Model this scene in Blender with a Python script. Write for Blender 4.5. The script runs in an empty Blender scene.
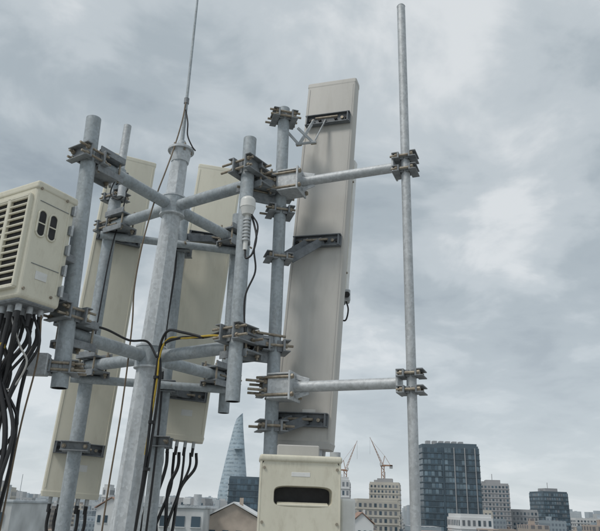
import bpy, bmesh, math, random
from mathutils import Vector, Matrix
random.seed(7)
V=Vector
sc=bpy.context.scene
sc.view_settings.view_transform='Standard'
sc.view_settings.look='None'
sc.view_settings.exposure=0

# ------------------------------------------------------------------ materials
def newmat(name):
    m=bpy.data.materials.new(name); m.use_nodes=True
    nt=m.node_tree; b=nt.nodes['Principled BSDF']
    return m,nt,b
def ramp(nt,stops):
    r=nt.nodes.new('ShaderNodeValToRGB')
    e=r.color_ramp.elements
    while len(e)<len(stops): e.new(0.5)
    for i,(p,c) in enumerate(stops):
        e[i].position=p; e[i].color=(c[0],c[1],c[2],1)
    return r
def grimy(name,c1,c2,rough=0.5,metal=0.0,scale=6,stretch=0.25,bump=0.05,dirt=None,spangle=0,damt=.5):
    m,nt,b=newmat(name)
    tc=nt.nodes.new('ShaderNodeTexCoord')
    mp=nt.nodes.new('ShaderNodeMapping'); mp.inputs['Scale'].default_value=(1,1,stretch)
    nt.links.new(tc.outputs['Object'],mp.inputs[0])
    n=nt.nodes.new('ShaderNodeTexNoise'); n.inputs['Scale'].default_value=scale; n.inputs['Detail'].default_value=6; n.inputs['Roughness'].default_value=.65
    nt.links.new(mp.outputs[0],n.inputs[0])
    r=ramp(nt,[(.3,c2),(.62,c1)])
    nt.links.new(n.outputs[0],r.inputs[0])
    out=r.outputs[0]
    if spangle:
        vo=nt.nodes.new('ShaderNodeTexVoronoi'); vo.inputs['Scale'].default_value=spangle
        nt.links.new(tc.outputs['Object'],vo.inputs[0])
        hs=nt.nodes.new('ShaderNodeSeparateColor'); nt.links.new(vo.outputs['Color'],hs.inputs[0])
        mr=nt.nodes.new('ShaderNodeMapRange'); mr.inputs['To Min'].default_value=.86; mr.inputs['To Max'].default_value=1.1
        nt.links.new(hs.outputs[0],mr.inputs[0])
        mx=nt.nodes.new('ShaderNodeMix'); mx.data_type='RGBA'; mx.blend_type='MULTIPLY'; mx.inputs[0].default_value=1
        nt.links.new(out,mx.inputs[6]); nt.links.new(mr.outputs[0],mx.inputs[7]); out=mx.outputs[2]
    if dirt:
        n2=nt.nodes.new('ShaderNodeTexNoise'); n2.inputs['Scale'].default_value=scale*3.7; n2.inputs['Detail'].default_value=7; n2.inputs['Roughness'].default_value=.75
        nt.links.new(mp.outputs[0],n2.inputs[0])
        r2=ramp(nt,[(.50,(0,0,0)),(.70,(1,1,1))]); nt.links.new(n2.outputs[0],r2.inputs[0])
        mu=nt.nodes.new('ShaderNodeMath'); mu.operation='MULTIPLY'; mu.inputs[1].default_value=damt
        nt.links.new(r2.outputs[0],mu.inputs[0])
        mx=nt.nodes.new('ShaderNodeMix'); mx.data_type='RGBA'
        nt.links.new(mu.outputs[0],mx.inputs[0]); nt.links.new(out,mx.inputs[6]); mx.inputs[7].default_value=(*dirt,1); out=mx.outputs[2]
    nt.links.new(out,b.inputs['Base Color'])
    b.inputs['Roughness'].default_value=rough; b.inputs['Metallic'].default_value=metal
    if bump:
        bp=nt.nodes.new('ShaderNodeBump'); bp.inputs['Strength'].default_value=bump; bp.inputs['Distance'].default_value=.01
        nt.links.new(n.outputs[0],bp.inputs['Height']); nt.links.new(bp.outputs[0],b.inputs['Normal'])
    return m
STEEL =grimy('painted_steel',(.42,.46,.485),(.31,.35,.375),.6,.15,7,.3,.1,(.22,.22,.21),spangle=60)
MAST  =grimy('galvanised_mast',(.64,.67,.69),(.50,.535,.56),.6,.1,5,.2,.1,(.34,.35,.34),spangle=50)
GALV  =grimy('galvanised_steel',(.56,.58,.595),(.43,.455,.47),.58,.3,8,.5,.06,(.32,.33,.33),spangle=70)
DARK  =grimy('bracket_steel',(.30,.32,.335),(.17,.185,.20),.6,.25,14,1,.1,(.10,.095,.09))
BRK   =grimy('antenna_bracket_steel',(.20,.215,.23),(.12,.135,.15),.6,.25,14,1,.1,(.08,.075,.07))
BOLT  =grimy('zinc_bolt',(.40,.36,.29),(.22,.18,.14),.55,.4,40,1,.1,(.16,.09,.05))
BEIGE =grimy('radome_beige',(.74,.71,.595),(.67,.64,.535),.55,0,3,.25,.03,(.48,.44,.34),damt=.28)
GREY  =grimy('radome_grey',(.56,.545,.51),(.485,.47,.44),.55,0,2.2,.2,.03,(.37,.35,.31),damt=.35)
GREYS =grimy('radome_side',(.50,.49,.465),(.42,.41,.39),.55,0,3,.25,.03)
CREAM =grimy('cabinet_cream',(.72,.69,.57),(.64,.61,.50),.5,0,5,.4,.04,(.42,.37,.28),damt=.4)
BLACK =grimy('black_plastic',(.022,.022,.024),(.012,.012,.013),.45,0,20,1,.05)
WHITE =grimy('white_plastic',(.78,.78,.76),(.66,.66,.63),.4,0,10,1,.02)
YELLOW=grimy('yellow_tape',(.6,.42,.05),(.45,.3,.04),.5,0,20,1,.02)
BROWN =grimy('brown_wire',(.2,.15,.10),(.12,.09,.06),.6,0,20,1,.02)
DARKIN=grimy('interior_shade',(.03,.03,.032),(.015,.015,.016),.7,0,20,1,0)  # near-black paints the shade inside pipe ends, slots, louvres and holes

# ------------------------------------------------------------------ mesh builder
class MB:
    def __init__(s): s.v=[];s.f=[];s.m=[];s.sm=[];s.mats=[]
    def mi(s,mat):
        if mat not in s.mats: s.mats.append(mat)
        return s.mats.index(mat)
    def add(s,vs,fs,mat,smooth=False):
        o=len(s.v); s.v+= [tuple(v) for v in vs]; k=s.mi(mat)
        for f in fs:
            s.f.append([i+o for i in f]); s.m.append(k); s.sm.append(smooth)
    def build(s,name,parent=None):
        me=bpy.data.meshes.new(name); me.from_pydata(s.v,[],s.f)
        for m in s.mats: me.materials.append(m)
        me.polygons.foreach_set('material_index',s.m); me.polygons.foreach_set('use_smooth',s.sm)
        me.update()
        ob=bpy.data.objects.new(name,me); sc.collection.objects.link(ob)
        if parent: ob.parent=parent
        return ob
    def tube(s,p,q,r0,mat,r1=None,n=20,caps=True,smooth=True,rot=0):
        p=V(p);q=V(q); r1=r0 if r1 is None else r1
        a=(q-p).normalized(); t=V((0,0,1)) if abs(a.z)<.9 else V((1,0,0))
        x=a.cross(t).normalized(); y=a.cross(x)
        vs=[]
        for c,r in((p,r0),(q,r1)):
            for i in range(n):
                an=2*math.pi*i/n+rot; vs.append(c+x*r*math.cos(an)+y*r*math.sin(an))
        s.add(vs,[[i,(i+1)%n,n+(i+1)%n,n+i] for i in range(n)],mat,smooth)
        if caps:
            s.add(vs[:n],[list(range(n))[::-1]],mat); s.add(vs[n:],[list(range(n))],mat)
    def pipe(s,p,q,r,mat,wall=.006,n=24):
        p=V(p);q=V(q);a=(q-p).normalized()
        s.tube(p,q,r,mat,n=n,caps=False)
        t=V((0,0,1)) if abs(a.z)<.9 else V((1,0,0)); x=a.cross(t).normalized(); y=a.cross(x)
        for c,d in((p,a),(q,-a)):
            R=[[],[],[]]
            for i in range(n):
                an=2*math.pi*i/n; e=x*math.cos(an)+y*math.sin(an)
                R[0].append(c+e*r);R[1].append(c+e*(r-wall));R[2].append(c+d*.09+e*(r-wall))
            vs=R[0]+R[1]+R[2]
            s.add(vs,[[i,(i+1)%n,n+(i+1)%n,n+i] for i in range(n)],mat)
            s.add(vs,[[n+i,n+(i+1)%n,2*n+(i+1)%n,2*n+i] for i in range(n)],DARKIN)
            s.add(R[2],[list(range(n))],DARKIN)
    def box(s,c,size,mat,fr=None,bev=.003,seg=1):
        c=V(c); fr=fr or (V((1,0,0)),V((0,1,0)),V((0,0,1)))
        bm=bmesh.new(); bmesh.ops.create_cube(bm,size=1)
        for v in bm.verts: v.co=V((v.co.x*size[0],v.co.y*size[1],v.co.z*size[2]))
        if bev: bmesh.ops.bevel(bm,geom=bm.edges[:],offset=min(bev,min(size)*.45),segments=seg,affect='EDGES',profile=.5)
        bm.verts.index_update()
        vs=[c+fr[0]*v.co.x+fr[1]*v.co.y+fr[2]*v.co.z for v in bm.verts]
        fs=[[v.index for v in f.verts] for f in bm.faces]; bm.free()
        s.add(vs,fs,mat,False)
    def bar(s,p,q,w,h,mat,bev=.003):
        p=V(p);q=V(q);a=(q-p); L=a.length; a.normalize()
        t=V((0,0,1)) if abs(a.z)<.9 else V((0,1,0)); y=t.cross(a).normalized(); z=a.cross(y)
        s.box((p+q)/2,(L,w,h),mat,(a,y,z),bev)
    def sweep(s,pts,r,mat,n=8,sub=8):
        P=[V(p) for p in pts]; P=[P[0]*2-P[1]]+P+[P[-1]*2-P[-2]]
        C=[]
        for i in range(1,len(P)-2):
            for k in range(sub):
                t=k/sub; a,b,c,d=P[i-1],P[i],P[i+1],P[i+2]
                C.append(.5*((2*b)+(c-a)*t+(2*a-5*b+4*c-d)*t*t+(3*b-a-3*c+d)*t**3))
        C.append(P[-2]); vs=[]; x=None
        for i,c in enumerate(C):
            tg=(C[min(i+1,len(C)-1)]-C[max(i-1,0)]).normalized()
            if x is None: x=tg.cross(V((.3,.8,.52))).normalized()
            x=(x-tg*x.dot(tg)).normalized(); y=tg.cross(x)
            for k in range(n):
                an=2*math.pi*k/n; vs.append(c+x*r*math.cos(an)+y*r*math.sin(an))
        fs=[[i*n+k,i*n+(k+1)%n,(i+1)*n+(k+1)%n,(i+1)*n+k] for i in range(len(C)-1) for k in range(n)]
        s.add(vs,fs,mat,True)
    def stadium(s,c,X,Z,N,w,h,mat,rim):
        """rounded slot: near-black plate painted as a shaded opening, with a raised rim"""
        c=V(c); pts=[]
        for i in range(13):
            a=math.pi*i/12; pts.append(c+X*(w/2*math.cos(a))+Z*((h-w)/2+w/2*math.sin(a)))
        for i in range(13):
            a=math.pi+math.pi*i/12; pts.append(c+X*(w/2*math.cos(a))+Z*(-(h-w)/2+w/2*math.sin(a)))
        s.add([p+N*.003 for p in pts],[list(range(len(pts)))],mat)
        s.sweep([p+N*.003 for p in pts]+[pts[0]+N*.003],.006,rim,6,2)
    def clamp(s,c,d,r,L=.08,w=.18,h=.07,mat=None,rows=1):
        """C-channel jaws on both sides of a pipe with threaded rods and nuts; d = rod direction"""
        mat=mat or DARK
        c=V(c); X=V((d[0],d[1],0)).normalized(); Z=V((0,0,1)); Y=Z.cross(X); F=(X,Y,Z)
        for sg in(-1,1):
            o=c+X*sg*(r+.007)
            s.box(o,(.012,w,h),mat,F,.002)
            for zz in(-1,1): s.box(o+X*sg*.022+Z*zz*(h/2-.004),(.042,w,.008),mat,F,.002)
            for yy in(-1,1):
                s.box(c+X*sg*(r*.62)+Y*yy*(r*.95+.004),(r*.8,.010,h*.92),mat,F,.002)
        for row in range(rows):
            zo=0 if rows==1 else (row-.5)*h*.5
            for t in(-1,1):
                e=random.uniform(-.03,.03)
                a=c-X*(r+L+e)+Y*t*(w*.38)+Z*zo; b=c+X*(r+L*.8-e)+Y*t*(w*.38)+Z*zo
                s.tube(a,b,.0085,BOLT,n=8)
                for k in(-1,1):
                    q=c+X*k*(r+.014)+Y*t*(w*.38)+Z*zo
                    s.tube(q,q+X*k*.016,.017,BOLT,n=6,smooth=False)
    def ubolt(s,c,d,r,mat=None):
        mat=mat or GALV
        c=V(c);X=V((d[0],d[1],0)).normalized();Z=V((0,0,1));Y=Z.cross(X)
        pts=[c+X*.07+Y*(r+.008)]+[c+Y*(r+.008)*math.cos(a)-X*(r+.008)*math.sin(a) for a in [i*math.pi/6 for i in range(7)]]+[c+X*.07-Y*(r+.008)]
        s.sweep(pts,.007,mat,8,3)

def lerp(a,b,t): return V(a)*(1-t)+V(b)*t
Z=V((0,0,1))

# ------------------------------------------------------------------ mast with cross arms
MB0=(-1.14,4.6,-1.7); MT=(-.99,4.6,2.66)
def mast_at(z): return lerp(MB0,MT,(z+1.7)/(4.36))
m=MB()
m.tube(MB0,MT,.115,MAST,.064,n=8,smooth=False,rot=.25)
top=V(MT)
m.tube(top+V((0,0,-.10)),top+V((0,0,-.0)),.07,MAST,.085,n=24)
m.tube(top,top+V((0,0,.016)),.105,MAST,n=28)
m.tube(top+V((0,0,.016)),top+V((0,0,.03)),.105,STEEL,.09,n=28)
m.tube(top+V((0,0,.03)),top+V((0,0,.10)),.055,STEEL,.028,n=20)
for i in range(6):
    a=i*math.pi/3; q=top+V((.082*math.cos(a),.082*math.sin(a),-.02)); m.tube(q,q+V((0,0,.065)),.009,BOLT,n=6,smooth=False)
m.box((-1.14,4.6,-1.685),(.5,.5,.03),MAST)
for z in(2.17,.976):
    c=mast_at(z); m.tube(c+V((0,0,-.075)),c+V((0,0,.075)),.092 if z>2 else .106,STEEL,n=28)
    for s_ in(-1,1): m.tube(c+V((0,0,s_*.075-.006)),c+V((0,0,s_*.075+.006)),.096 if z>2 else .110,MAST,n=28)
L1=mast_at(2.17); L2=mast_at(.976)
A_n1=V((-1.41,3.95,2.17)); A_f1=V((-.56,5.24,2.17)); B_n1=V((-.27,4.10,2.17)); B_f1=V((-1.56,4.99,2.17))
A_n2=V((-1.43,3.95,.976)); A_f2=V((-.60,5.24,.976)); B_n2=V((-.30,4.09,.976)); B_f2=V((-1.62,4.99,.976))
for a,b in((A_n1,L1),(L1,A_f1),(B_n1,L1),(L1,B_f1),(A_n2,L2),(L2,A_f2),(B_n2,L2),(L2,B_f2)):
    m.pipe(a,b,.044,STEEL)
for a,b in((B_f1+V((-.1,-.02,-.1)),A_f1+V((.1,.02,-.1))),(B_f2+V((-.1,-.02,-.1)),A_f2+V((.1,.02,-.1)))):
    m.pipe(a,b,.032,STEEL)
m.build('antenna_mast')

# ------------------------------------------------------------------ lightning rod
m=MB()
m.tube(top+V((0,0,.09)),(-.99,4.6,3.15),.016,STEEL,.015)
m.tube((-.99,4.6,3.15),(-.993,4.6,4.55),.0125,STEEL,.008)
m.tube((-.993,4.6,4.55),(-.993,4.6,4.9),.008,STEEL,.001)
m.tube((-.99,4.6,3.12),(-.99,4.6,3.17),.021,DARK)
m.sweep([(-.985,4.585,3.05),(-.955,4.57,2.92),(-.945,4.57,2.80),(-.90,4.57,2.70),(-.87,4.57,2.66)],.006,BLACK)
m.sweep([(-.99,4.58,3.12),(-1.0,4.55,2.9),(-1.03,4.5,2.62),(-1.06,4.45,2.4),(-1.11,4.44,2.16),(-1.16,4.43,1.8),(-1.18,4.43,1.45),(-1.165,4.44,1.15),(-1.17,4.46,.6),(-1.2,4.47,-.2),(-1.2,4.48,-1.6)],.0055,BROWN)
m.build('lightning_rod')

# ------------------------------------------------------------------ mounting poles
def pole(p,q,r,clamps,extra=None,mat=STEEL):
    m=MB(); m.pipe(p,q,r,mat)
    for (z,d,kw) in clamps:
        c=lerp(p,q,(z-p[2])/(q[2]-p[2])); m.clamp(c,d,r,**kw)
    if extra: extra(m)
    return m.build('mounting_pole')
def saddle(m,a,d,arm_r=.044):
    """cross clamp that ties a horizontal arm to a vertical pole"""
    a=V(a); X=V((d[0],d[1],0)).normalized(); Y=Z.cross(X); F=(X,Y,Z)
    for zz in(-1,1):
        m.box(a+Z*zz*(arm_r+.010),(.22,.17,.014),DARK,F,.002)
        m.box(a+Z*zz*(arm_r+.032)+Y*.080,(.22,.010,.038),DARK,F,.002)
        m.box(a+Z*zz*(arm_r+.032)-Y*.080,(.22,.010,.038),DARK,F,.002)
    for sx in(-1,1):
        for sy in(-1,1):
            q=a+X*sx*.085+Y*sy*.06
            m.tube(q-Z*(arm_r+.05),q+Z*(arm_r+.06),.008,BOLT,n=8)
            m.tube(q-Z*(arm_r+.034),q-Z*(arm_r+.018),.016,BOLT,n=6,smooth=False)
            m.tube(q+Z*(arm_r+.018),q+Z*(arm_r+.034),.016,BOLT,n=6,smooth=False)
dA=(.43,.65); dB=(.72,-.5)
def ex(m):
    saddle(m,A_n1+V((.03,.05,0)),dA); saddle(m,A_n2+V((.03,.05,0)),dA)
pole((-1.395,3.86,.62),(-1.455,3.86,2.47),.05,[(2.17,dA,dict(L=.08,w=.2,h=.10,rows=2)),(1.07,dA,dict(L=.08,w=.2,h=.10,rows=2))],ex)
def ex(m):
    saddle(m,B_f1+V((.06,-.04,0)),dB); saddle(m,B_f2+V((.06,-.04,0)),dB)
    m.tube((-1.60,5.05,2.5),(-1.59,5.05,3.17),.034,GALV)
pole((-1.66,5.05,-1.68),(-1.60,5.05,2.72),.052,[(2.17,dB,dict(L=.10,w=.2,h=.10,rows=2)),(.976,dB,dict(L=.1,w=.2,h=.09)),(2.62,(.2,-1),dict(L=.08,w=.17)),(2.45,dB,dict(L=.07,w=.16)),(.38,(.2,-1),dict(L=.06,w=.2,h=.07))],ex)
def ex(m):
    saddle(m,B_n1+V((-.06,.03,0)),dB); saddle(m,B_n2+V((-.06,.03,0)),dB)
pole((-.385,4.02,.60),(-.385,4.02,2.45),.046,[(2.21,dB,dict(L=.10,w=.21,h=.11,rows=2)),(1.02,dB,dict(L=.10,w=.21,h=.11,rows=2))],ex)
def ex(m):
    saddle(m,A_f1-V((.03,.05,0)),dA); saddle(m,A_f2-V((.03,.05,0)),dA)
pole((-.575,5.32,.70),(-.575,5.32,2.45),.045,[(2.17,dA,dict(L=.1,w=.18,h=.08)),(.976,dA,dict(L=.1,w=.18,h=.08))],ex)
pole((-1.066,5.24,-1.7),(-1.047,5.24,2.55),.052,[(2.07,(0,1),dict(L=.12,w=.2,h=.09)),(.876,(0,1),dict(L=.1,w=.2,h=.09)),(.45,(0,1),dict(L=.1,w=.2,h=.08))])
def ex(m):
    for z in(2.12,.99):
        m.bar((-.33,4.08,z+.02),(-.17,4.16,z+.02),.06,.07,DARK)
        m.bar((-.36,4.12,z-.07),(-.16,4.2,z-.07),.012,.08,DARK)
        m.tube((-.46,3.99,z+.07),(-.08,4.19,z+.07),.009,BOLT,n=8)
        m.tube((-.46,4.08,z-.02),(-.06,4.25,z-.02),.009,BOLT,n=8)
d4=(1,.25)
P4b=(-.146,4.2,.30);P4t=(-.16,4.2,2.83)
pole(P4b,P4t,.043,[(2.75,d4,dict(L=.08,w=.17,h=.07,rows=2)),(2.15,d4,dict(L=.11,w=.2,h=.12,rows=2)),(1.97,d4,dict(L=.07,w=.16,h=.06)),(.72,d4,dict(L=.12,w=.2,h=.11,rows=2)),(.99,d4,dict(L=.08,w=.17,h=.08)),(1.62,d4,dict(L=.04,w=.14,h=.05)),(.48,d4,dict(L=.08,w=.17,h=.07))],ex)

# ------------------------------------------------------------------ standoff pole on the right
m=MB()
m.pipe((.677,3.8,-.62),(.677,3.8,3.475),.0295,GALV)
m.tube((.677,3.8,3.475),(.677,3.8,3.49),.031,GALV,.022)
for z in(2.16,.715):
    a=V((-.02,4.10,z)); b=V((.645,3.83,z)); ax=(b-a).normalized(); Y=Z.cross(ax); Fz=(ax,Y,Z)
    m.tube(a,b-ax*.03,.034,GALV)
    m.box(a+ax*.01,(.014,.18,.18),GALV,Fz)
    m.box(a-ax*.07+Z*.075,(.15,.16,.012),GALV,Fz); m.box(a-ax*.07-Z*.075,(.15,.16,.012),GALV,Fz)
    m.box(a-ax*.07-Y*.062,(.148,.012,.136),GALV,Fz)
    for s1 in(-1,1):
        for s2 in(-1,1):
            q=a+Y*s1*.072+Z*s2*.055; m.tube(q-ax*.22,q+ax*.035,.009,BOLT,n=8); m.tube(q+ax*.018,q+ax*.032,.016,BOLT,n=6,smooth=False)
    m.bar(a+ax*.018+Z*.062,a+ax*.11+Z*.036,.008,.03,GALV); m.bar(a+ax*.018-Z*.062,a+ax*.11-Z*.036,.008,.03,GALV)
    m.box(b-ax*.035,(.014,.14,.14),GALV,Fz)
    for dz in(-.048,.048):
        c=V((.677,3.8,z+dz)); m.clamp(c,ax,.03,L=.04,w=.13,h=.045,mat=DARK)
        m.ubolt(c,(-ax.x,-ax.y),.03)
m.build('steel_pole')

# ------------------------------------------------------------------ panel antennas
def antenna(b,t,yaw,w,d,mat,side,mounts,conn=5):
    b=V(b);t=V(t);A=(t-b).normalized(); L=(t-b).length
    y=math.radians(yaw); N=V((-math.sin(y),-math.cos(y),0)); N=(N-A*N.dot(A)).normalized(); S=A.cross(N).normalized()
    if S.x<0: S=-S
    m=MB(); pr=[]
    def arc(cx,cy,r,a0,a1,k):
        for i in range(k+1):
            a=math.radians(a0+(a1-a0)*i/k); pr.append((cx+r*math.cos(a),cy+r*math.sin(a)))
    rb=.012; rf=min(d*.42,.05)
    arc(w/2-rb,d/2-rb,rb,0,90,4); arc(-w/2+rb,d/2-rb,rb,90,180,4); arc(-w/2+rf,-d/2+rf,rf,180,270,6); arc(w/2-rf,-d/2+rf,rf,270,360,6)
    n=len(pr)
    def loft(z0,z1,sc1,sc2,mt,cap0=False,cap1=False):
        vs=[b+A*z+S*(p[0]*k)+N*(p[1]*k) for z,k in((z0,sc1),(z1,sc2)) for p in pr]
        m.add(vs,[[i,(i+1)%n,n+(i+1)%n,n+i] for i in range(n)],mt,True)
        if cap0: m.add(vs[:n],[list(range(n))],mt)
        if cap1: m.add(vs[n:],[list(range(n))],mt)
    loft(.03,L-.03,1,1,mat)
    loft(0,.035,.985,1.02,side,True); loft(.035,.045,1.02,1.0,side)
    loft(L-.045,L-.035,1.0,1.02,mat); loft(L-.035,L-.006,1.02,1.015,mat); loft(L-.006,L,1.015,.97,mat,False,True)
    F=(S,N,A)
    for sx in(-.45,.45):
        m.box(b+A*L/2+S*w*sx+N*(d/2+.0005),(.006,.005,L-.12),side,F,.001)
    m.box(b+A*.22+N*(d/2)+S*w*.1,(.09,.003,.05),WHITE,F,.001)
    for i in range(conn):
        q=b+S*((i-(conn-1)/2)*w*.8/conn)
        for nn in(-.25,.25):
            m.tube(q+N*d*nn,q+N*d*nn-A*.05,.013,GALV,n=12); m.tube(q+N*d*nn-A*.05,q+N*d*nn-A*.11,.012,BLACK,n=10)
    for fr,pt,tall in mounts:
        c=b+A*L*fr+N*(d/2+.012)
        bw=w*.9
        m.box(c,(bw,.018,.085),BRK,F,.002)
        for q in(-1,1):
            m.box(c+N*.018+A*q*.041,(bw,.034,.007),BRK,F,.001)
            m.box(c+N*.02+S*q*bw*.46,(.008,.038,.085),BRK,F,.001)
            for e in(.18,.33,.41): m.tube(c+N*.008+S*q*bw*e,c+N*.022+S*q*bw*e,.013,BOLT if e==.33 else DARKIN,n=6,smooth=False)
        pt=V(pt)
        for q in(-1,1):
            h=c+N*.02+S*q*.05-S*(.06 if tall else 0)
            if tall:     # folding tilt arm: two pairs of flat bars hinged at a drooping elbow
                k=lerp(h,pt,.42)+S*q*.03-Z*.20+N*.03
                m.bar(h,k,.008,.026,GALV); m.bar(k,pt+S*q*.05,.008,.026,GALV)
                m.tube(k-S*.02,k+S*.02,.013,BOLT,n=8)
            else: m.bar(h,pt+S*q*.045,.010,.06,BRK)
        if tall:
            k=lerp(c-S*.06,pt,.42)-Z*.20+N*.05
            m.tube(k-S*.08,k+S*.08,.010,GALV,n=8)
        m.tube(c+N*.04-S*.09,c+N*.04+S*.09,.009,BOLT,n=8)
    return m.build('panel_antenna')
antenna((.062,4.36,.36),(.232,4.46,3.24),20,.40,.14,GREY,GREYS,
        [(.865,(-.10,4.23,2.68),True),(.50,(-.11,4.23,1.62),False),(.06,(-.10,4.23,.48),False)])
antenna((-1.71,5.32,.02),(-1.60,5.38,3.0),-22,.42,.14,BEIGE,BEIGE,[(.72,(-1.62,5.1,2.12),False),(.12,(-1.655,5.1,.38),False)])
antenna((-.955,5.5,.49),(-.80,5.6,3.05),-8,.42,.14,BEIGE,BEIGE,[(.70,(-1.04,5.28,2.2),False),(.14,(-1.05,5.28,.86),False)])
antenna((.31,4.75,1.50),(.385,4.8,2.72),25,.13,.09,WHITE,BEIGE,[(.8,(.2,4.55,2.4),False),(.15,(.16,4.55,1.65),False)],conn=1)

# ------------------------------------------------------------------ radio units
def ring_panel(m,c,X,Z,N,w,h,hx,hz,hw,hh,depth,mat,matin):
    """front panel with a real rounded opening that recesses inward"""
    def samp(w,h,cx,cz,p,n=64):
        out=[]
        for i in range(n):
            a=2*math.pi*(i+.5)/n; ca,sa=math.cos(a),math.sin(a)
            k=(abs(ca)**p+abs(sa)**p)**(-1/p)
            out.append((cx+w/2*ca*k,cz+h/2*sa*k))
        return out
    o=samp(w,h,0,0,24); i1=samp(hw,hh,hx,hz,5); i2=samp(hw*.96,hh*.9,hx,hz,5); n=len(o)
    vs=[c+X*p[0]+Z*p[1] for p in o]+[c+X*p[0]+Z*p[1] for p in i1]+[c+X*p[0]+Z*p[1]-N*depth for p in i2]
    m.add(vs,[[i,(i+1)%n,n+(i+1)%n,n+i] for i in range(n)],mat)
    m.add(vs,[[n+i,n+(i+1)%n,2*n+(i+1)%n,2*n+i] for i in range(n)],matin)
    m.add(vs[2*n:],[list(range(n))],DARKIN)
m=MB(); k=V((-1.550,3.43,0)); dl=V((-.86,.51,0)).normalized(); dr=V((.51,.86,0)).normalized()
W=.42;D=.29;z0=1.045;z1=1.775;H=z1-z0
c=k+dl*W/2+dr*D/2+Z*(z0+z1)/2; F=(-dl,dr,Z)
m.box(c,(W,D,H),CREAM,F,.025,4)
m.box(c+Z*(H/2-.035),(W+.014,D+.014,.05),CREAM,F,.014,3)
m.box(c-Z*(H/2-.01),(W-.03,D-.03,.05),DARK,F,.01)
fc=c-dr*(D/2)
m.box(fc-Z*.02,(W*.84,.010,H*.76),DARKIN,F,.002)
for i in range(14):
    zz=-H*.37-.02+i*H*.74/13
    m.box(fc-dr*.010+Z*zz,(W*.86,.028,.012),CREAM,(F[0],(dr+Z*.35).normalized(),(Z-dr*.35).normalized()),.004)
for q in(-1,0,1): m.box(fc-dr*.009+dl*q*W*.42-Z*.02,(.018 if q else .03,.034,H*.78),CREAM,F,.004)
for q in(-1,1): m.box(fc-dr*.009-Z*(.02-q*H*.385),(W*.86,.034,.022),CREAM,F,.004)
sc0=c-dl*(W/2)
for yy in(-.080,-.002):
    m.stadium(sc0+dr*yy+Z*.10,dr,Z,-dl,.058,.165,DARKIN,CREAM)
    m.box(sc0-dl*.004+dr*yy+Z*.10,(.004,.05,.008),CREAM,F,.001)
m.box(sc0-Z*.15,(.008,.20,.004),DARK,F,.001)
m.box(sc0+Z*.235,(.008,.23,.004),DARK,F,.001)
m.box(sc0+dr*.10,(.010,.012,H*.8),CREAM,F,.003)
for zz in(-.26,-.13,0,.13,.26):
    m.box(sc0-dl*.006+dr*.125+Z*zz,(.024,.03,.06),DARK,F,.004); m.tube(sc0-dl*.02+dr*.125+Z*(zz-.035),sc0-dl*.02+dr*.125+Z*(zz+.035),.009,GALV,n=8)
for zz in(-.31,.31):
    for yy in(-.12,.07): m.tube(sc0+dr*yy+Z*zz,sc0+dr*yy+Z*zz-dl*.008,.009,BOLT,n=6,smooth=False)
m.box(sc0-dl*.002+dr*-.02-Z*.21,(.004,.08,.05),WHITE,F,.001)
for i in range(5):
    for j in range(3):
        q=c+dl*((i-2)*.07)+dr*((j-1)*.075)-Z*(H/2); m.tube(q,q-Z*.055,.018,GALV,n=12); m.tube(q-Z*.055,q-Z*.13,.015,BLACK,.011,n=10)
m.box(c+dr*(D/2+.06)-dl*.06,(.16,.13,.05),DARK,F); m.box(c+dr*(D/2+.06)-dl*.06-Z*.25,(.16,.13,.05),DARK,F); m.box(c+dr*(D/2+.02),(.25,.02,.6),DARK,F)
m.build('radio_unit')
m=MB(); yaw=math.radians(4); X=V((math.cos(yaw),math.sin(yaw),0)); Y=V((-math.sin(yaw),math.cos(yaw),0)); F=(X,Y,Z)
c=V((.035,3.72,-.13)); W=.43;D=.20;H=.76
m.box(c+Y*.052,(W,D-.11,H),CREAM,F,.008,2)
ring_panel(m,c-Y*(D/2-.001),X,Z,-Y,W-.010,H-.006,.015,.19,.31,.105,.075,CREAM,CREAM)
for q in(-1,1): m.box(c-Y*(D/2-.055)+X*q*(W/2-.005),(.012,.112,H),CREAM,F,.005,2)
m.box(c-Y*(D/2-.055)-Z*(H/2-.005),(W-.014,.11,.012),CREAM,F,.002)
m.box(c+Z*(H/2),(W+.014,D+.022,.035),CREAM,F,.014,4)
m.box(c-Y*(D/2-.001)+Z*.30,(.10,.003,.022),WHITE,F,.001)
m.box(c-Y*(D/2-.022)+X*.015+Z*.150,(.27,.045,.012),CREAM,(X,(Y+Z*.3).normalized(),(Z-Y*.3).normalized()),.003)
for q in(-1,1):
    for zz in(.33,.06): m.tube(c-Y*(D/2)+X*q*.195+Z*zz,c-Y*(D/2+.006)+X*q*.195+Z*zz,.008,BOLT,n=6,smooth=False)
m.box(c+X*(W/2+.055)-Z*.10+Y*.06,(.08,.12,.58),WHITE,F,.012,2)
m.box(c+Y*.2+Z*.28,(.2,.3,.05),DARK,F); m.box(c+Y*.3-Z*.1,(.12,.03,.75),DARK,F)
m.box(c+Y*.14+Z*.42,(.24,.06,.10),GREYS,F,.006)
m.tube(c+X*.20+Y*.03+Z*.39,c+X*.20+Y*.03+Z*.43,.03,GALV,n=14)
m.build('radio_unit')

m=MB()
m.box((-1.52,3.78,.74),(.14,.06,.13),GALV,None,.004); m.clamp((-1.40,3.86,.74),(-1,-.2),.05,L=.07,w=.16,h=.08,rows=2)
m.sweep([(-1.56,3.74,.70),(-1.565,3.735,.5),(-1.54,3.72,.2),(-1.56,3.70,-.3),(-1.56,3.7,-1.7)],.011,BLACK)
m.build('pole_bracket')

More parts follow.
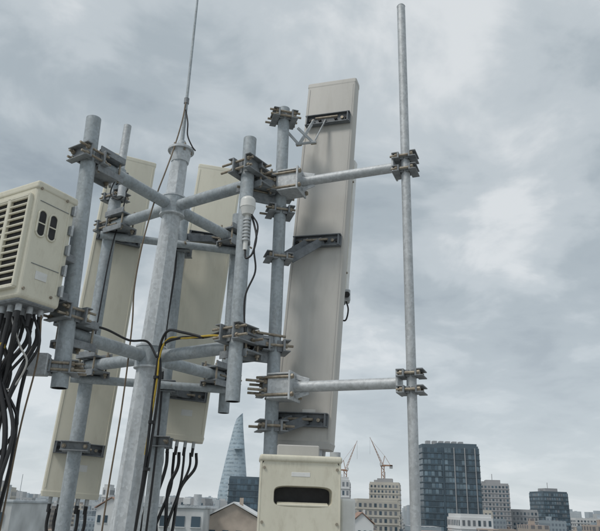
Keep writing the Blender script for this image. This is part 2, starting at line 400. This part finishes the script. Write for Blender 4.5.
# ------------------------------------------------------------------ gps antenna
m=MB(); g=V((-.36,3.92,1.86))
m.tube(g-V((0,0,.05)),g-V((0,0,0)),.035,WHITE,.050,n=24); m.tube(g,g+V((0,0,.05)),.052,WHITE,.050,n=24)
for i in range(5):
    a0=i*math.pi/10;a1=(i+1)*math.pi/10
    m.tube(g+V((0,0,.05+.035*math.sin(a0))),g+V((0,0,.05+.035*math.sin(a1))),.05*math.cos(a0),WHITE,max(.05*math.cos(a1),.001),n=24,caps=False)
m.tube(g-V((0,0,.30)),g-V((0,0,.05)),.015,WHITE)
for i in range(7): m.tube(g-V((0,0,.08+i*.024)),g-V((0,0,.092+i*.024)),.026,GALV,n=16)
m.box(g+V((.0,.04,-.22)),(.05,.09,.03),DARK)
m.sweep([g-V((0,0,.3)),g+V((.01,-.01,-.36)),g+V((.05,-.02,-.33)),g+V((.07,-.02,-.22)),g+V((.05,.0,-.12)),g+V((.03,0,-.06))],.007,BLACK)
m.sweep([g+V((.03,-.01,-.05)),g+V((.075,-.02,-.14)),g+V((.06,-.02,-.30)),g+V((.075,-.01,-.45)),g+V((.02,.0,-.62)),g+V((.03,.02,-.85))],.006,BLACK)
m.build('gps_antenna')

m=MB()
m.box((.345,4.55,1.47),(.06,.09,.09),GALV,None,.008); m.tube((.345,4.50,1.47),(.345,4.47,1.46),.022,BLACK,n=16)
m.bar((.20,4.52,1.42),(.34,4.55,1.42),.02,.03,DARK); m.tube((.31,4.54,1.30),(.31,4.54,1.42),.018,GALV)
m.sweep([(.345,4.53,1.43),(.36,4.52,1.36),(.34,4.52,1.28),(.29,4.53,1.31),(.24,4.52,1.40)],.006,BLACK)
m.build('small_receiver')

# ------------------------------------------------------------------ cables
m=MB(); c0=k+dl*.21+dr*.145
for i in range(5):
    for j in range(3):
        s=c0+dl*((i-2)*.07)+dr*((j-1)*.075)
        if (i,j)==(0,1): continue
        e=V((-1.54+random.uniform(-.12,.08),3.55+random.uniform(-.08,.08),0))
        sw=random.uniform(-.07,.05)
        pts=[s+Z*.92,s+Z*.84+V((sw*.3,0,0)),lerp(s,e,.35)+Z*.66+V((sw,random.uniform(-.03,.03),0)),lerp(s,e,.75)+Z*.35+V((-sw*.6,0,0)),e+Z*.02+V((sw*.5,0,0)),e+V((-.02,0,-.5)),e+V((0,.1,-1.7))]
        m.sweep(pts,random.choice((.008,.011,.013,.014)),BLACK)
m.sweep([c0+V((.17,-.02,1.0)),c0+V((.185,0,.75)),c0+V((.15,.02,.4)),c0+V((.14,.02,0)),c0+V((.12,0,-1.7))],.005,BROWN)
m.sweep([c0+V((.13,-.03,1.0)),c0+V((.20,-.05,.82)),c0+V((.12,-.05,.62)),c0+V((.06,-.04,.35)),c0+V((.10,-.04,-.1)),c0+V((.1,0,-1.7))],.008,BLACK)
m.sweep([c0+V((.08,-.06,.98)),c0+V((.16,-.08,.80)),c0+V((.06,-.08,.60)),c0+V((.16,-.06,.38)),c0+V((.05,-.04,.1)),c0+V((.08,-.02,-.4)),c0+V((.1,0,-1.7))],.009,BLACK)
m.sweep([c0+V((.02,-.08,.98)),c0+V((.12,-.12,.80)),c0+V((.17,-.10,.70)),c0+V((.10,-.09,.56)),c0+V((-.02,-.08,.62)),c0+V((-.06,-.06,.80))],.0055,GREYS)
for q in((-.06,.80),(.02,.78),(-.10,.62)):
    m.tube(c0+V((q[0],-.10,q[1])),c0+V((q[0]-.005,-.10,q[1]+.03)),.016,YELLOW,n=10)
m.build('black_cables')
m=MB()
for i in range(8):
    s=V((-.955+(i-3.5)*.045,5.5+random.uniform(-.04,.04),.40)); e=V((-1.04+random.uniform(-.12,.08),5.3+random.uniform(-.1,.1),-.6))
    m.sweep([s,s-Z*.12,lerp(s,e,.3)+V((random.uniform(-.06,.06),0,0)),lerp(s,e,.65)+V((random.uniform(-.07,.07),0,0)),e,e-Z*1.0],random.choice((.010,.0125,.014)),BLACK)
m.build('black_cables')
m=MB()
for i in range(6):
    s=V((-1.71+(i-2.5)*.055,5.32,-.06)); e=V((-1.66+random.uniform(-.1,.1),5.25,-.8))
    m.sweep([s,s-Z*.15,lerp(s,e,.5),e,e-Z*.9],.0125,BLACK)
m.build('black_cables')
m=MB()
m.sweep([(-.33,4.02,1.02),(-.42,4.03,1.06),(-.60,4.20,1.045),(-.8,4.32,1.06),(-.93,4.42,1.03),(-.96,4.45,.9),(-.965,4.45,.6),(-.97,4.45,.2),(-1.0,4.46,-.5),(-1.02,4.46,-1.6)],.010,BLACK)
m.sweep([(-.40,4.02,1.0),(-.55,4.12,1.035),(-.75,4.28,1.05),(-.88,4.38,1.07),(-.94,4.42,.98),(-.95,4.44,.75),(-.98,4.47,.3)],.007,YELLOW)
m.sweep([(-.62,4.18,1.035),(-.78,4.28,1.09),(-.90,4.38,1.12),(-.95,4.42,1.0),(-.93,4.44,.8),(-.95,4.46,.3),(-1.0,4.47,-.4),(-1.0,4.47,-1.6)],.010,BLACK)
m.sweep([(-1.36,3.92,1.03),(-1.25,4.1,1.05),(-1.15,4.35,1.04),(-1.05,4.46,1.06),(-.97,4.45,.95)],.008,BLACK)
for z in(.8,.5,.2): m.tube((-.955,4.45,z),(-.955,4.45,z+.02),.024,BLACK,n=10)
m.build('jumper_cables')
m=MB()
m.sweep([(-1.60,5.0,2.55),(-1.52,4.95,2.62),(-1.47,4.93,2.5),(-1.53,4.93,2.38),(-1.62,4.95,2.44),(-1.58,4.93,2.56),(-1.49,4.93,2.46),(-1.5,4.94,2.25),(-1.55,4.95,1.9),(-1.58,4.96,1.2)],.006,BLACK)
m.tube((-1.52,4.93,2.40),(-1.52,4.93,2.50),.035,GALV)
m.sweep([(-1.1,5.17,2.3),(-1.05,5.15,1.9),(-1.07,5.15,1.3),(-1.05,5.16,.5),(-1.07,5.16,-.6)],.009,BLACK)
m.build('jumper_cables')

# ------------------------------------------------------------------ city
def flat(name,c,rough=.7,metal=0,var=.12,scale=.05):
    m,nt,b=newmat(name)
    tc=nt.nodes.new('ShaderNodeTexCoord'); n=nt.nodes.new('ShaderNodeTexNoise'); n.inputs['Scale'].default_value=scale; n.inputs['Detail'].default_value=5
    nt.links.new(tc.outputs['Object'],n.inputs[0])
    r=ramp(nt,[(.3,[x*(1-var) for x in c]),(.7,[min(1,x*(1+var)) for x in c])]); nt.links.new(n.outputs[0],r.inputs[0]); nt.links.new(r.outputs[0],b.inputs['Base Color'])
    b.inputs['Roughness'].default_value=rough; b.inputs['Metallic'].default_value=metal
    return m
def facade(name,wall,win,roof,px=3.2,pz=3.4):
    m,nt,b=newmat(name); N=nt.nodes; Lk=nt.links
    g=N.new('ShaderNodeNewGeometry'); sp=N.new('ShaderNodeSeparateXYZ'); Lk.new(g.outputs['Position'],sp.inputs[0])
    sn=N.new('ShaderNodeSeparateXYZ'); Lk.new(g.outputs['True Normal'],sn.inputs[0])
    def M(op,a,b_=None):
        x=N.new('ShaderNodeMath'); x.operation=op
        for i,q in enumerate((a,b_)):
            if q is None: continue
            if isinstance(q,(int,float)): x.inputs[i].default_value=q
            else: Lk.new(q,x.inputs[i])
        return x.outputs[0]
    h=M('ADD',sp.outputs[0],sp.outputs[1]); fx=M('FRACT',M('DIVIDE',h,px)); fz=M('FRACT',M('DIVIDE',M('ADD',sp.outputs[2],500.),pz))
    mk=M('MULTIPLY',M('GREATER_THAN',fx,.42),M('GREATER_THAN',fz,.48)); mk=M('MULTIPLY',mk,M('LESS_THAN',sn.outputs[2],.5))
    n=N.new('ShaderNodeTexNoise'); n.inputs['Scale'].default_value=.03; n.inputs['Detail'].default_value=4; Lk.new(g.outputs['Position'],n.inputs[0])
    r=ramp(nt,[(.3,[x*.8 for x in wall]),(.7,wall)]); Lk.new(n.outputs[0],r.inputs[0])
    mx=N.new('ShaderNodeMix'); mx.data_type='RGBA'; Lk.new(mk,mx.inputs[0]); Lk.new(r.outputs[0],mx.inputs[6]); mx.inputs[7].default_value=(*win,1)
    m2=N.new('ShaderNodeMix'); m2.data_type='RGBA'; Lk.new(M('GREATER_THAN',sn.outputs[2],.5),m2.inputs[0]); Lk.new(mx.outputs[2],m2.inputs[6]); m2.inputs[7].default_value=(*roof,1)
    Lk.new(m2.outputs[2],b.inputs['Base Color']); b.inputs['Roughness'].default_value=.7
    return m
def tower(name,x0,x1,y,dep,zt,zb,fl,cols,wall,glasses,yaw=0,frac=.72,fh=.6,extra=None,base=-60):
    m=MB(); cx=(x0+x1)/2; w=x1-x0; a=math.radians(yaw); X=V((math.cos(a),math.sin(a),0)); Y=V((-math.sin(a),math.cos(a),0)); C=V((cx,y+dep/2,0)); F=(X,Y,V((0,0,1)))
    m.box(C+Z*(zt+base)/2,(w,dep,zt-base),wall,F,.0)
    m.box(C+Z*(zt+.6),(w-.8,dep-.8,1.2),wall,F,0)
    for sd,(o,ax,ww) in enumerate(((-Y*dep/2,X,w),(Y*dep/2,-X,w),(-X*w/2,-Y,dep),(X*w/2,Y,dep))):
        nrm=o.normalized(); nc=max(2,int(cols*ww/w)); fhh=(zt-zb)/fl
        for i in range(fl):
            z=zt-(i+.5)*fhh
            for j in range(nc):
                u=((j+.5)/nc-.5)*ww*.96; hw=ww*.96/nc*frac/2; hh=fhh*fh/2
                p=C+o+nrm*.06+ax*u+Z*z
                m.add([p-ax*hw-Z*hh,p+ax*hw-Z*hh,p+ax*hw+Z*hh,p-ax*hw+Z*hh],[[0,1,2,3]],random.choice(glasses))
            m.box(C+o+nrm*.15+Z*(zt-(i+1)*fhh),(ww,.3,fhh*.08) if sd<2 else (.3,ww,fhh*.08),wall,F,0)
    if extra: extra(m,C,F,w,dep,zt)
    return m.build(name)
def glass(name,c,rough=.15): 
    m,nt,b=newmat(name); b.inputs['Roughness'].default_value=rough; b.inputs['Specular IOR Level'].default_value=.6
    n=nt.nodes.new('ShaderNodeTexNoise'); n.inputs['Scale'].default_value=.15
    g=nt.nodes.new('ShaderNodeNewGeometry'); nt.links.new(g.outputs['Position'],n.inputs[0])
    r=ramp(nt,[(.35,[x*.7 for x in c]),(.65,[x*1.25 for x in c])]); nt.links.new(n.outputs[0],r.inputs[0]); nt.links.new(r.outputs[0],b.inputs['Base Color'])
    return m
G1=glass('blue_glass_dark',(.055,.09,.12)); G2=glass('blue_glass',(.085,.14,.185)); G3=glass('blue_glass_pale',(.17,.24,.29)); G4=glass('grey_glass',(.18,.20,.22))
W_dark=flat('dark_cladding',(.11,.15,.18)); W_grey=flat('grey_concrete',(.37,.38,.39)); W_cream=flat('cream_render',(.53,.505,.45)); W_white=flat('white_render',(.64,.65,.65)); W_br=flat('taupe_render',(.34,.345,.355)); W_haze=flat('hazed_cladding',(.40,.48,.53)); G5=glass('hazed_glass',(.32,.40,.455),.4)  # skyscraper cladding and glass: distance haze painted in as pale blue-grey
def ex(m,C,F,w,d,zt):
    m.box(C+F[0]*w*.14+Z*(zt+1.4),(w*.7,d*.8,2.8),W_dark,F,0); m.box(C-F[0]*w*.36+Z*zt,(w*.27,d*.9,3.6),W_dark,F,0)
    for q in(.05,.24,.42): m.box(C-F[1]*(d/2+.3)+F[0]*w*q+Z*((zt-60)/2),(.5,.6,zt+60),W_grey,F,0)
    m.box(C-F[1]*(d/2+.2)-F[0]*w*.15+Z*((zt-60)/2),(1.0,.5,zt+60),G1,F,0)
    for q in range(6): m.box(C+F[0]*w*(-.3+q*.12)+Z*(zt+3.8),(2.5,4,2.2),W_grey,F,0)
tower('glass_office_tower',76,110,400,30,37,-20,17,16,W_dark,[G1,G1,G2,G2,G3],2,.86,.74,ex)
def ex2(m,C,F,w,d,zt):
    m.box(C+Z*(zt+2),(w*.5,d*.5,4),W_br,F,0); m.tube(C+Z*(zt+4),C+Z*(zt+9),.25,W_br,n=6); m.box(C-F[0]*w*.3+Z*(zt+1.5),(w*.15,3,3),W_grey,F,0)
tower('apartment_tower',153,176,550,26,23,-20,13,8,W_br,[G1,G4,G2],-10,.55,.5,ex2)
tower('office_tower',217,240,600,26,20,-20,12,10,W_dark,[G2,G3,G4,G1],8,.75,.65,ex2)
tower('glass_office_block',-43,-21,450,25,17.5,-20,10,9,W_dark,[G1,G2,G1],6,.85,.75,None)
tower('apartment_block',58,80,500,20,19,-20,11,8,W_cream,[G4,G1],-12,.5,.45,ex2)
tower('apartment_block',31,52,340,18,4.5,-20,7,8,W_cream,[G4,G1],5,.5,.5,None)
tower('apartment_block',19.5,25,300,14,12.5,-20,9,3,W_white,[G4,G1],0,.5,.5,None)
tower('apartment_block',44,58,700,20,26,-20,12,5,W_grey,[G4,G1],10,.5,.5,ex2)
tower('apartment_block',-77,-74,280,8,5.6,-20,7,2,W_white,[G4],0,.5,.5,None)
tower('apartment_block',-150,-132,320,14,4,-20,7,7,W_cream,[G4,G1],12,.5,.5,ex2)
tower('apartment_block',-285,-262,620,14,9,-20,7,7,W_white,[G4,G1],-8,.5,.5,ex2)
tower('apartment_block',260,300,640,20,-1,-20,6,12,W_white,[G4,G1],6,.5,.5,None)
tower('apartment_block',176,200,560,20,4,-20,6,8,W_grey,[G4,G1],-6,.5,.5,None)
tower('apartment_block',60,72,250,16,-1,-20,5,6,W_white,[G4,G1],4,.5,.5,None)
tower('apartment_block',-62,-40,330,16,2,-20,6,7,W_grey,[G4,G1,G2],-7,.5,.5,None)
tower('apartment_block',118,140,480,20,2,-20,6,8,W_cream,[G4,G1,G2],-7,.5,.5,ex2)

# tall tapering skyscraper
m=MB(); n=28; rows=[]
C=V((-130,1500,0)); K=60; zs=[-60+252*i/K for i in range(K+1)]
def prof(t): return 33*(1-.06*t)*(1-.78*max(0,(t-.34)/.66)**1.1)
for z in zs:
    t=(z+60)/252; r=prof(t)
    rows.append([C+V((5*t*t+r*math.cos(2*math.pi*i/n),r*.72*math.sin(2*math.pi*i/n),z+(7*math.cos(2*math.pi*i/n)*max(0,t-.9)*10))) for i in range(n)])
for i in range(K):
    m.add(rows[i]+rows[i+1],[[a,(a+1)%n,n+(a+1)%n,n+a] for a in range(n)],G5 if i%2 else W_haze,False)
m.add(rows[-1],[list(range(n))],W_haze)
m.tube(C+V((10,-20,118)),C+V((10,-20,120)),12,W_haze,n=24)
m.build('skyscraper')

ORA=flat('crane_orange',(.38,.23,.16),.6)
def crane(bx,by,zb,zm,tx,tz,name='tower_crane'):
    m=MB(); s=1.0
    for dx in(-s,s):
        for dy in(-s,s): m.tube((bx+dx,by+dy,zb),(bx+dx,by+dy,zm),.22,ORA,n=6)
    nz=int((zm-zb)/2.5)
    for i in range(nz):
        z=zb+i*2.5; f=1 if i%2 else -1
        m.tube((bx-s*f,by-s,z),(bx+s*f,by-s,z+2.5),.14,ORA,n=5); m.tube((bx-s*f,by+s,z),(bx+s*f,by+s,z+2.5),.14,ORA,n=5)
    m.box((bx,by,zm+.6),(3.4,3,1.4),ORA); sg=1 if tx>bx else -1
    m.box((bx-sg*4.5,by,zm+.8),(6,2,1),ORA); m.box((bx-sg*6.5,by,zm-.2),(2.2,2,2.4),W_grey)
    m.box((bx+sg*1.6,by-1.2,zm+1.6),(1.6,1.6,2),W_white)
    p=V((bx+sg*.8,by,zm+1.2)); q=V((tx,by,tz)); ax=(q-p).normalized(); nn=V((0,1,0)).cross(ax)
    for a in(V((0,.7,0)),V((0,-.7,0)),nn*1.1*(1 if nn.z>0 else -1)): m.tube(p+a,q,.2,ORA,.12,n=6)
    L=(q-p).length; k=int(L/2.2); up=nn*1.1*(1 if nn.z>0 else -1)
    for i in range(k):
        f=1-i/k; g=1-(i+1)/k
        m.tube(lerp(p,q,i/k)+up*f,lerp(p,q,(i+1)/k)-V((0,.7,0))*g,.1,ORA,n=5)
    ap=V((bx-sg*1.5,by,zm+8)); m.tube((bx,by,zm+1),ap,.25,ORA,n=6); m.tube((bx-sg*6,by,zm+1),ap,.15,ORA,n=6); m.tube(ap,lerp(p,q,.9),.08,ORA,n=5)
    m.tube(q,q-V((0,0,(tz-zm)*.6)),.05,BLACK,n=5)
    m.build(name)
crane(40,520,-60,28,49,51)
crane(70,530,-60,33,60,55)

def gable(name,x0,x1,y0,y1,ze,zr,wall,roof):
    m=MB(); m.box(((x0+x1)/2,(y0+y1)/2,(ze-60)/2),(x1-x0,y1-y0,ze+60),wall,None,0)
    xm=(x0+x1)/2; o=.4
    vs=[(x0-o,y0-o,ze-.1),(xm,y0-o,zr),(x1+o,y0-o,ze-.1),(x0-o,y1+o,ze-.1),(xm,y1+o,zr),(x1+o,y1+o,ze-.1)]
    vb=[V(v)+V((0,0,.05)) for v in vs]; vt=[V(v)+V((0,0,.25)) for v in vs]
    m.add(vb+vt,[[0,3,4,1],[1,4,5,2],[6,7,10,9],[7,8,11,10],[0,1,7,6],[1,2,8,7],[3,9,10,4],[4,10,11,5],[0,6,9,3],[2,5,11,8]],roof); m.add([(x0,y0,ze),(x1,y0,ze),(xm,y0,zr)],[[0,1,2]],wall); m.add([(x0,y1,ze),(x1,y1,ze),(xm,y1,zr)],[[0,2,1]],wall)
    for i in range(4):
        u=x0+(i+.5)*(x1-x0)/4; m.box((u,y0-.03,ze-2.2),((x1-x0)/9,.1,1.5),G1,None,0); m.box((u,y0-.08,ze-3.0),((x1-x0)/8,.2,.1),W_white,None,0)
    m.box((xm+.8,y0+3,zr+.1),(.5,.5,1.4),wall,None,0)
    return m.build(name)
TILE=flat('roof_tile',(.34,.22,.17),.8,0,.25,.8); TIN=flat('tin_roof',(.42,.45,.47),.45,.3,.2,.6); TAN=flat('tan_render',(.45,.38,.32),.8,0,.25,.5); PLAS=flat('stained_plaster',(.50,.51,.51),.8,0,.3,.35)
gable('gabled_house',-11.2,-4.2,92,104,-1.5,.35,TAN,W_white)
m=MB(); m.box((-15.5,92,-31),(9.5,14,61.2),PLAS,None,0); m.box((-15.5,92,-.25),(9.9,14.4,.3),TIN,None,.05)
for i in range(24): m.box((-20.2+i*.4,92,-.06),(.12,14.4,.08),TIN,None,.02)
for i in range(5): m.box((-19.2+i*1.9,84.95,-1.9),(1.1,.12,1.2),G1,None,0); m.box((-19.2+i*1.9,84.9,-2.55),(1.3,.25,.08),W_white,None,0)
for i in range(3): m.box((-18.5+i*2.6,88,.45),(.9,.7,.8),W_white,None,.05)
m.tube((-12,88,-.1),(-12,88,1.3),.5,GALV); m.build('flat_roof_building')
m=MB(); m.box((-27,66,-31),(5,10,61.4),PLAS,None,0); m.box((-27,66,-.2),(5.3,10.3,.25),TIN,None,.05)
for i in range(3): m.box((-28.5+i*1.5,60.9,-1.6),(.8,.12,1),G1,None,0)
m.box((-28,63,.3),(.9,.7,.8),W_cream,None,.05); m.tube((-26,63,-.1),(-26,63,1.2),.35,GALV); m.tube((-25.2,64,-.1),(-25.2,64,2.2),.03,GALV,n=8)
m.build('white_building')
gable('gabled_house',-58,-47,110,122,-2.2,-.2,W_cream,TILE)
gable('gabled_house',-42,-36,150,160,-1.2,.9,W_white,TILE)
gable('gabled_house',14.5,20,170,182,-3,-.5,W_white,TILE)

fac=[facade('facade_white',(.60,.61,.61),(.20,.22,.24),(.48,.46,.44)),facade('facade_cream',(.56,.53,.47),(.19,.20,.21),(.40,.28,.23)),
     facade('facade_grey',(.42,.44,.45),(.18,.20,.22),(.39,.40,.41)),facade('facade_tan',(.47,.42,.37),(.18,.18,.19),(.44,.31,.26)),facade('facade_blue',(.34,.40,.44),(.19,.23,.27),(.44,.45,.46),2.4,3.2)]
facf=[facade('facade_hazed_pale',(.54,.58,.60),(.44,.48,.51),(.54,.56,.58),4,4),facade('facade_hazed_blue',(.47,.52,.56),(.41,.46,.50),(.50,.53,.56),4,4),facade('facade_hazed_warm',(.55,.56,.56),(.45,.47,.49),(.53,.52,.51),4,4)]  # far facades: aerial haze mixed into wall, window and roof colours
m=MB()
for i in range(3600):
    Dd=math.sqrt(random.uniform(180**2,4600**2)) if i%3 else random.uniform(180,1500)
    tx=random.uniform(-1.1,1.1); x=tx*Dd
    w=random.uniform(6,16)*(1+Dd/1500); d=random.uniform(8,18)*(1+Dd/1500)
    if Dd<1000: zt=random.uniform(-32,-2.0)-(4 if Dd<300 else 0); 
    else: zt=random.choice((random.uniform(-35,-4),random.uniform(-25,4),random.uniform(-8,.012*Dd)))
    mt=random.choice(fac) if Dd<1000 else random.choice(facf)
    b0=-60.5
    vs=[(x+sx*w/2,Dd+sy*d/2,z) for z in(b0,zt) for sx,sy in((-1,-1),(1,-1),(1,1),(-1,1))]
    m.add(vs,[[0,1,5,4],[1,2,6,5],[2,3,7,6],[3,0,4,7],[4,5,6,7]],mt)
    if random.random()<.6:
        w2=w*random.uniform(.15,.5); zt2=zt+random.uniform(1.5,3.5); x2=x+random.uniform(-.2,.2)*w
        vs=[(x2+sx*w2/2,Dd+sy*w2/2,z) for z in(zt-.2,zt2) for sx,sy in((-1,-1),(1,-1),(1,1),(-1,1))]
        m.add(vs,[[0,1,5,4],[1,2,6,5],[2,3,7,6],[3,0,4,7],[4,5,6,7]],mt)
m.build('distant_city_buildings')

GR=flat('city_ground',(.24,.26,.25),.9,0,.4,.004)
m=MB(); m.add([(-30000,-30000,-60),(30000,-30000,-60),(30000,30000,-60),(-30000,30000,-60)],[[0,1,2,3]],GR); m.build('ground')
CONC=flat('roof_concrete',(.30,.30,.29),.85,0,.25,1.2)
m=MB(); m.box((0,3,-30.85),(13,17,58.3),CONC,None,0)
for s_,c_ in(((13,.2,.9),(0,11.4,-1.25)),((13,.2,.9),(0,-5.4,-1.25)),((.2,16.6,.9),(-6.4,3,-1.25)),((.2,16.6,.9),(6.4,3,-1.25))): m.box(c_,s_,W_cream,None,.02)
m.build('rooftop')

# ------------------------------------------------------------------ world
EL=52; AZ=-125
w=bpy.data.worlds.new('World'); sc.world=w; w.use_nodes=True; nt=w.node_tree; N=nt.nodes; Lk=nt.links
bg=N['Background']; bg.inputs['Strength'].default_value=.1
sky=N.new('ShaderNodeTexSky'); sky.sky_type='NISHITA'; sky.sun_disc=False; sky.sun_elevation=math.radians(EL); sky.sun_rotation=math.radians(AZ%360)
tc=N.new('ShaderNodeTexCoord'); sp=N.new('ShaderNodeSeparateXYZ'); Lk.new(tc.outputs['Generated'],sp.inputs[0])
def M(op,a,b_=None,c_=None):
    x=N.new('ShaderNodeMath'); x.operation=op
    for i,q in enumerate((a,b_,c_)):
        if q is None: continue
        if isinstance(q,(int,float)): x.inputs[i].default_value=q
        else: Lk.new(q,x.inputs[i])
    return x.outputs[0]
zc=M('MAXIMUM',sp.outputs[2],0.0); den=M('ADD',zc,.25)
cx=M('DIVIDE',sp.outputs[0],den); cy=M('DIVIDE',sp.outputs[1],den)
cb=N.new('ShaderNodeCombineXYZ'); Lk.new(cx,cb.inputs[0]); Lk.new(cy,cb.inputs[1]); cb.inputs[2].default_value=3.1
def noise(sc_,det,rough,off,dist=0):
    mp=N.new('ShaderNodeMapping'); mp.inputs['Location'].default_value=off; Lk.new(cb.outputs[0],mp.inputs[0])
    n=N.new('ShaderNodeTexNoise'); n.inputs['Scale'].default_value=sc_; n.inputs['Detail'].default_value=det; n.inputs['Roughness'].default_value=rough; n.inputs['Distortion'].default_value=dist
    Lk.new(mp.outputs[0],n.inputs[0]); return n.outputs[0]
n1=noise(1.35,5,.5,(2.3,7.4,0),.3); n2=noise(3.6,6,.58,(5,2,1),.35)
mixv=M('ADD',M('MULTIPLY',n1,.68),M('MULTIPLY',n2,.32))
r=ramp(nt,[(.38,(3.3,3.85,4.3)),(.46,(4.2,4.8,5.2)),(.53,(5.5,6.05,6.4)),(.60,(7.4,7.75,7.95))]); r.color_ramp.interpolation='EASE'; Lk.new(mixv,r.inputs[0])
hz=M('POWER',M('SUBTRACT',1.0,M('MINIMUM',M('MULTIPLY',zc,2.3),1.0)),1.5)
mh=N.new('ShaderNodeMix'); mh.data_type='RGBA'; Lk.new(M('MULTIPLY',hz,.75),mh.inputs[0]); Lk.new(r.outputs[0],mh.inputs[6]); mh.inputs[7].default_value=(7.0,7.55,7.9,1)
mk=N.new('ShaderNodeMix'); mk.data_type='RGBA'; mk.inputs[0].default_value=.92; Lk.new(sky.outputs[0],mk.inputs[6]); Lk.new(mh.outputs[2],mk.inputs[7])
Lk.new(mk.outputs[2],bg.inputs['Color'])
sd=bpy.data.lights.new('sun','SUN'); sd.energy=1.5; sd.angle=math.radians(14); sd.color=(1,.96,.9)
so=bpy.data.objects.new('sun',sd); sc.collection.objects.link(so)
a=math.radians(AZ); e=math.radians(EL); sdir=V((math.sin(a)*math.cos(e),math.cos(a)*math.cos(e),math.sin(e)))
so.rotation_euler=sdir.to_track_quat('Z','Y').to_euler()

# ------------------------------------------------------------------ camera
th=math.radians(20.5); ph=math.radians(1.95)
Fw=V((0,math.cos(th),math.sin(th))); U0=V((0,-math.sin(th),math.cos(th))); R0=V((1,0,0))
R=R0*math.cos(ph)+U0*math.sin(ph); U=U0*math.cos(ph)-R0*math.sin(ph)
cam=bpy.data.cameras.new('camera'); co=bpy.data.objects.new('camera',cam); sc.collection.objects.link(co)
co.matrix_world=Matrix(((R.x,U.x,-Fw.x,0),(R.y,U.y,-Fw.y,0),(R.z,U.z,-Fw.z,0),(0,0,0,1)))
cam.sensor_width=36; cam.lens=39; cam.clip_start=.05; cam.clip_end=60000
sc.camera=co
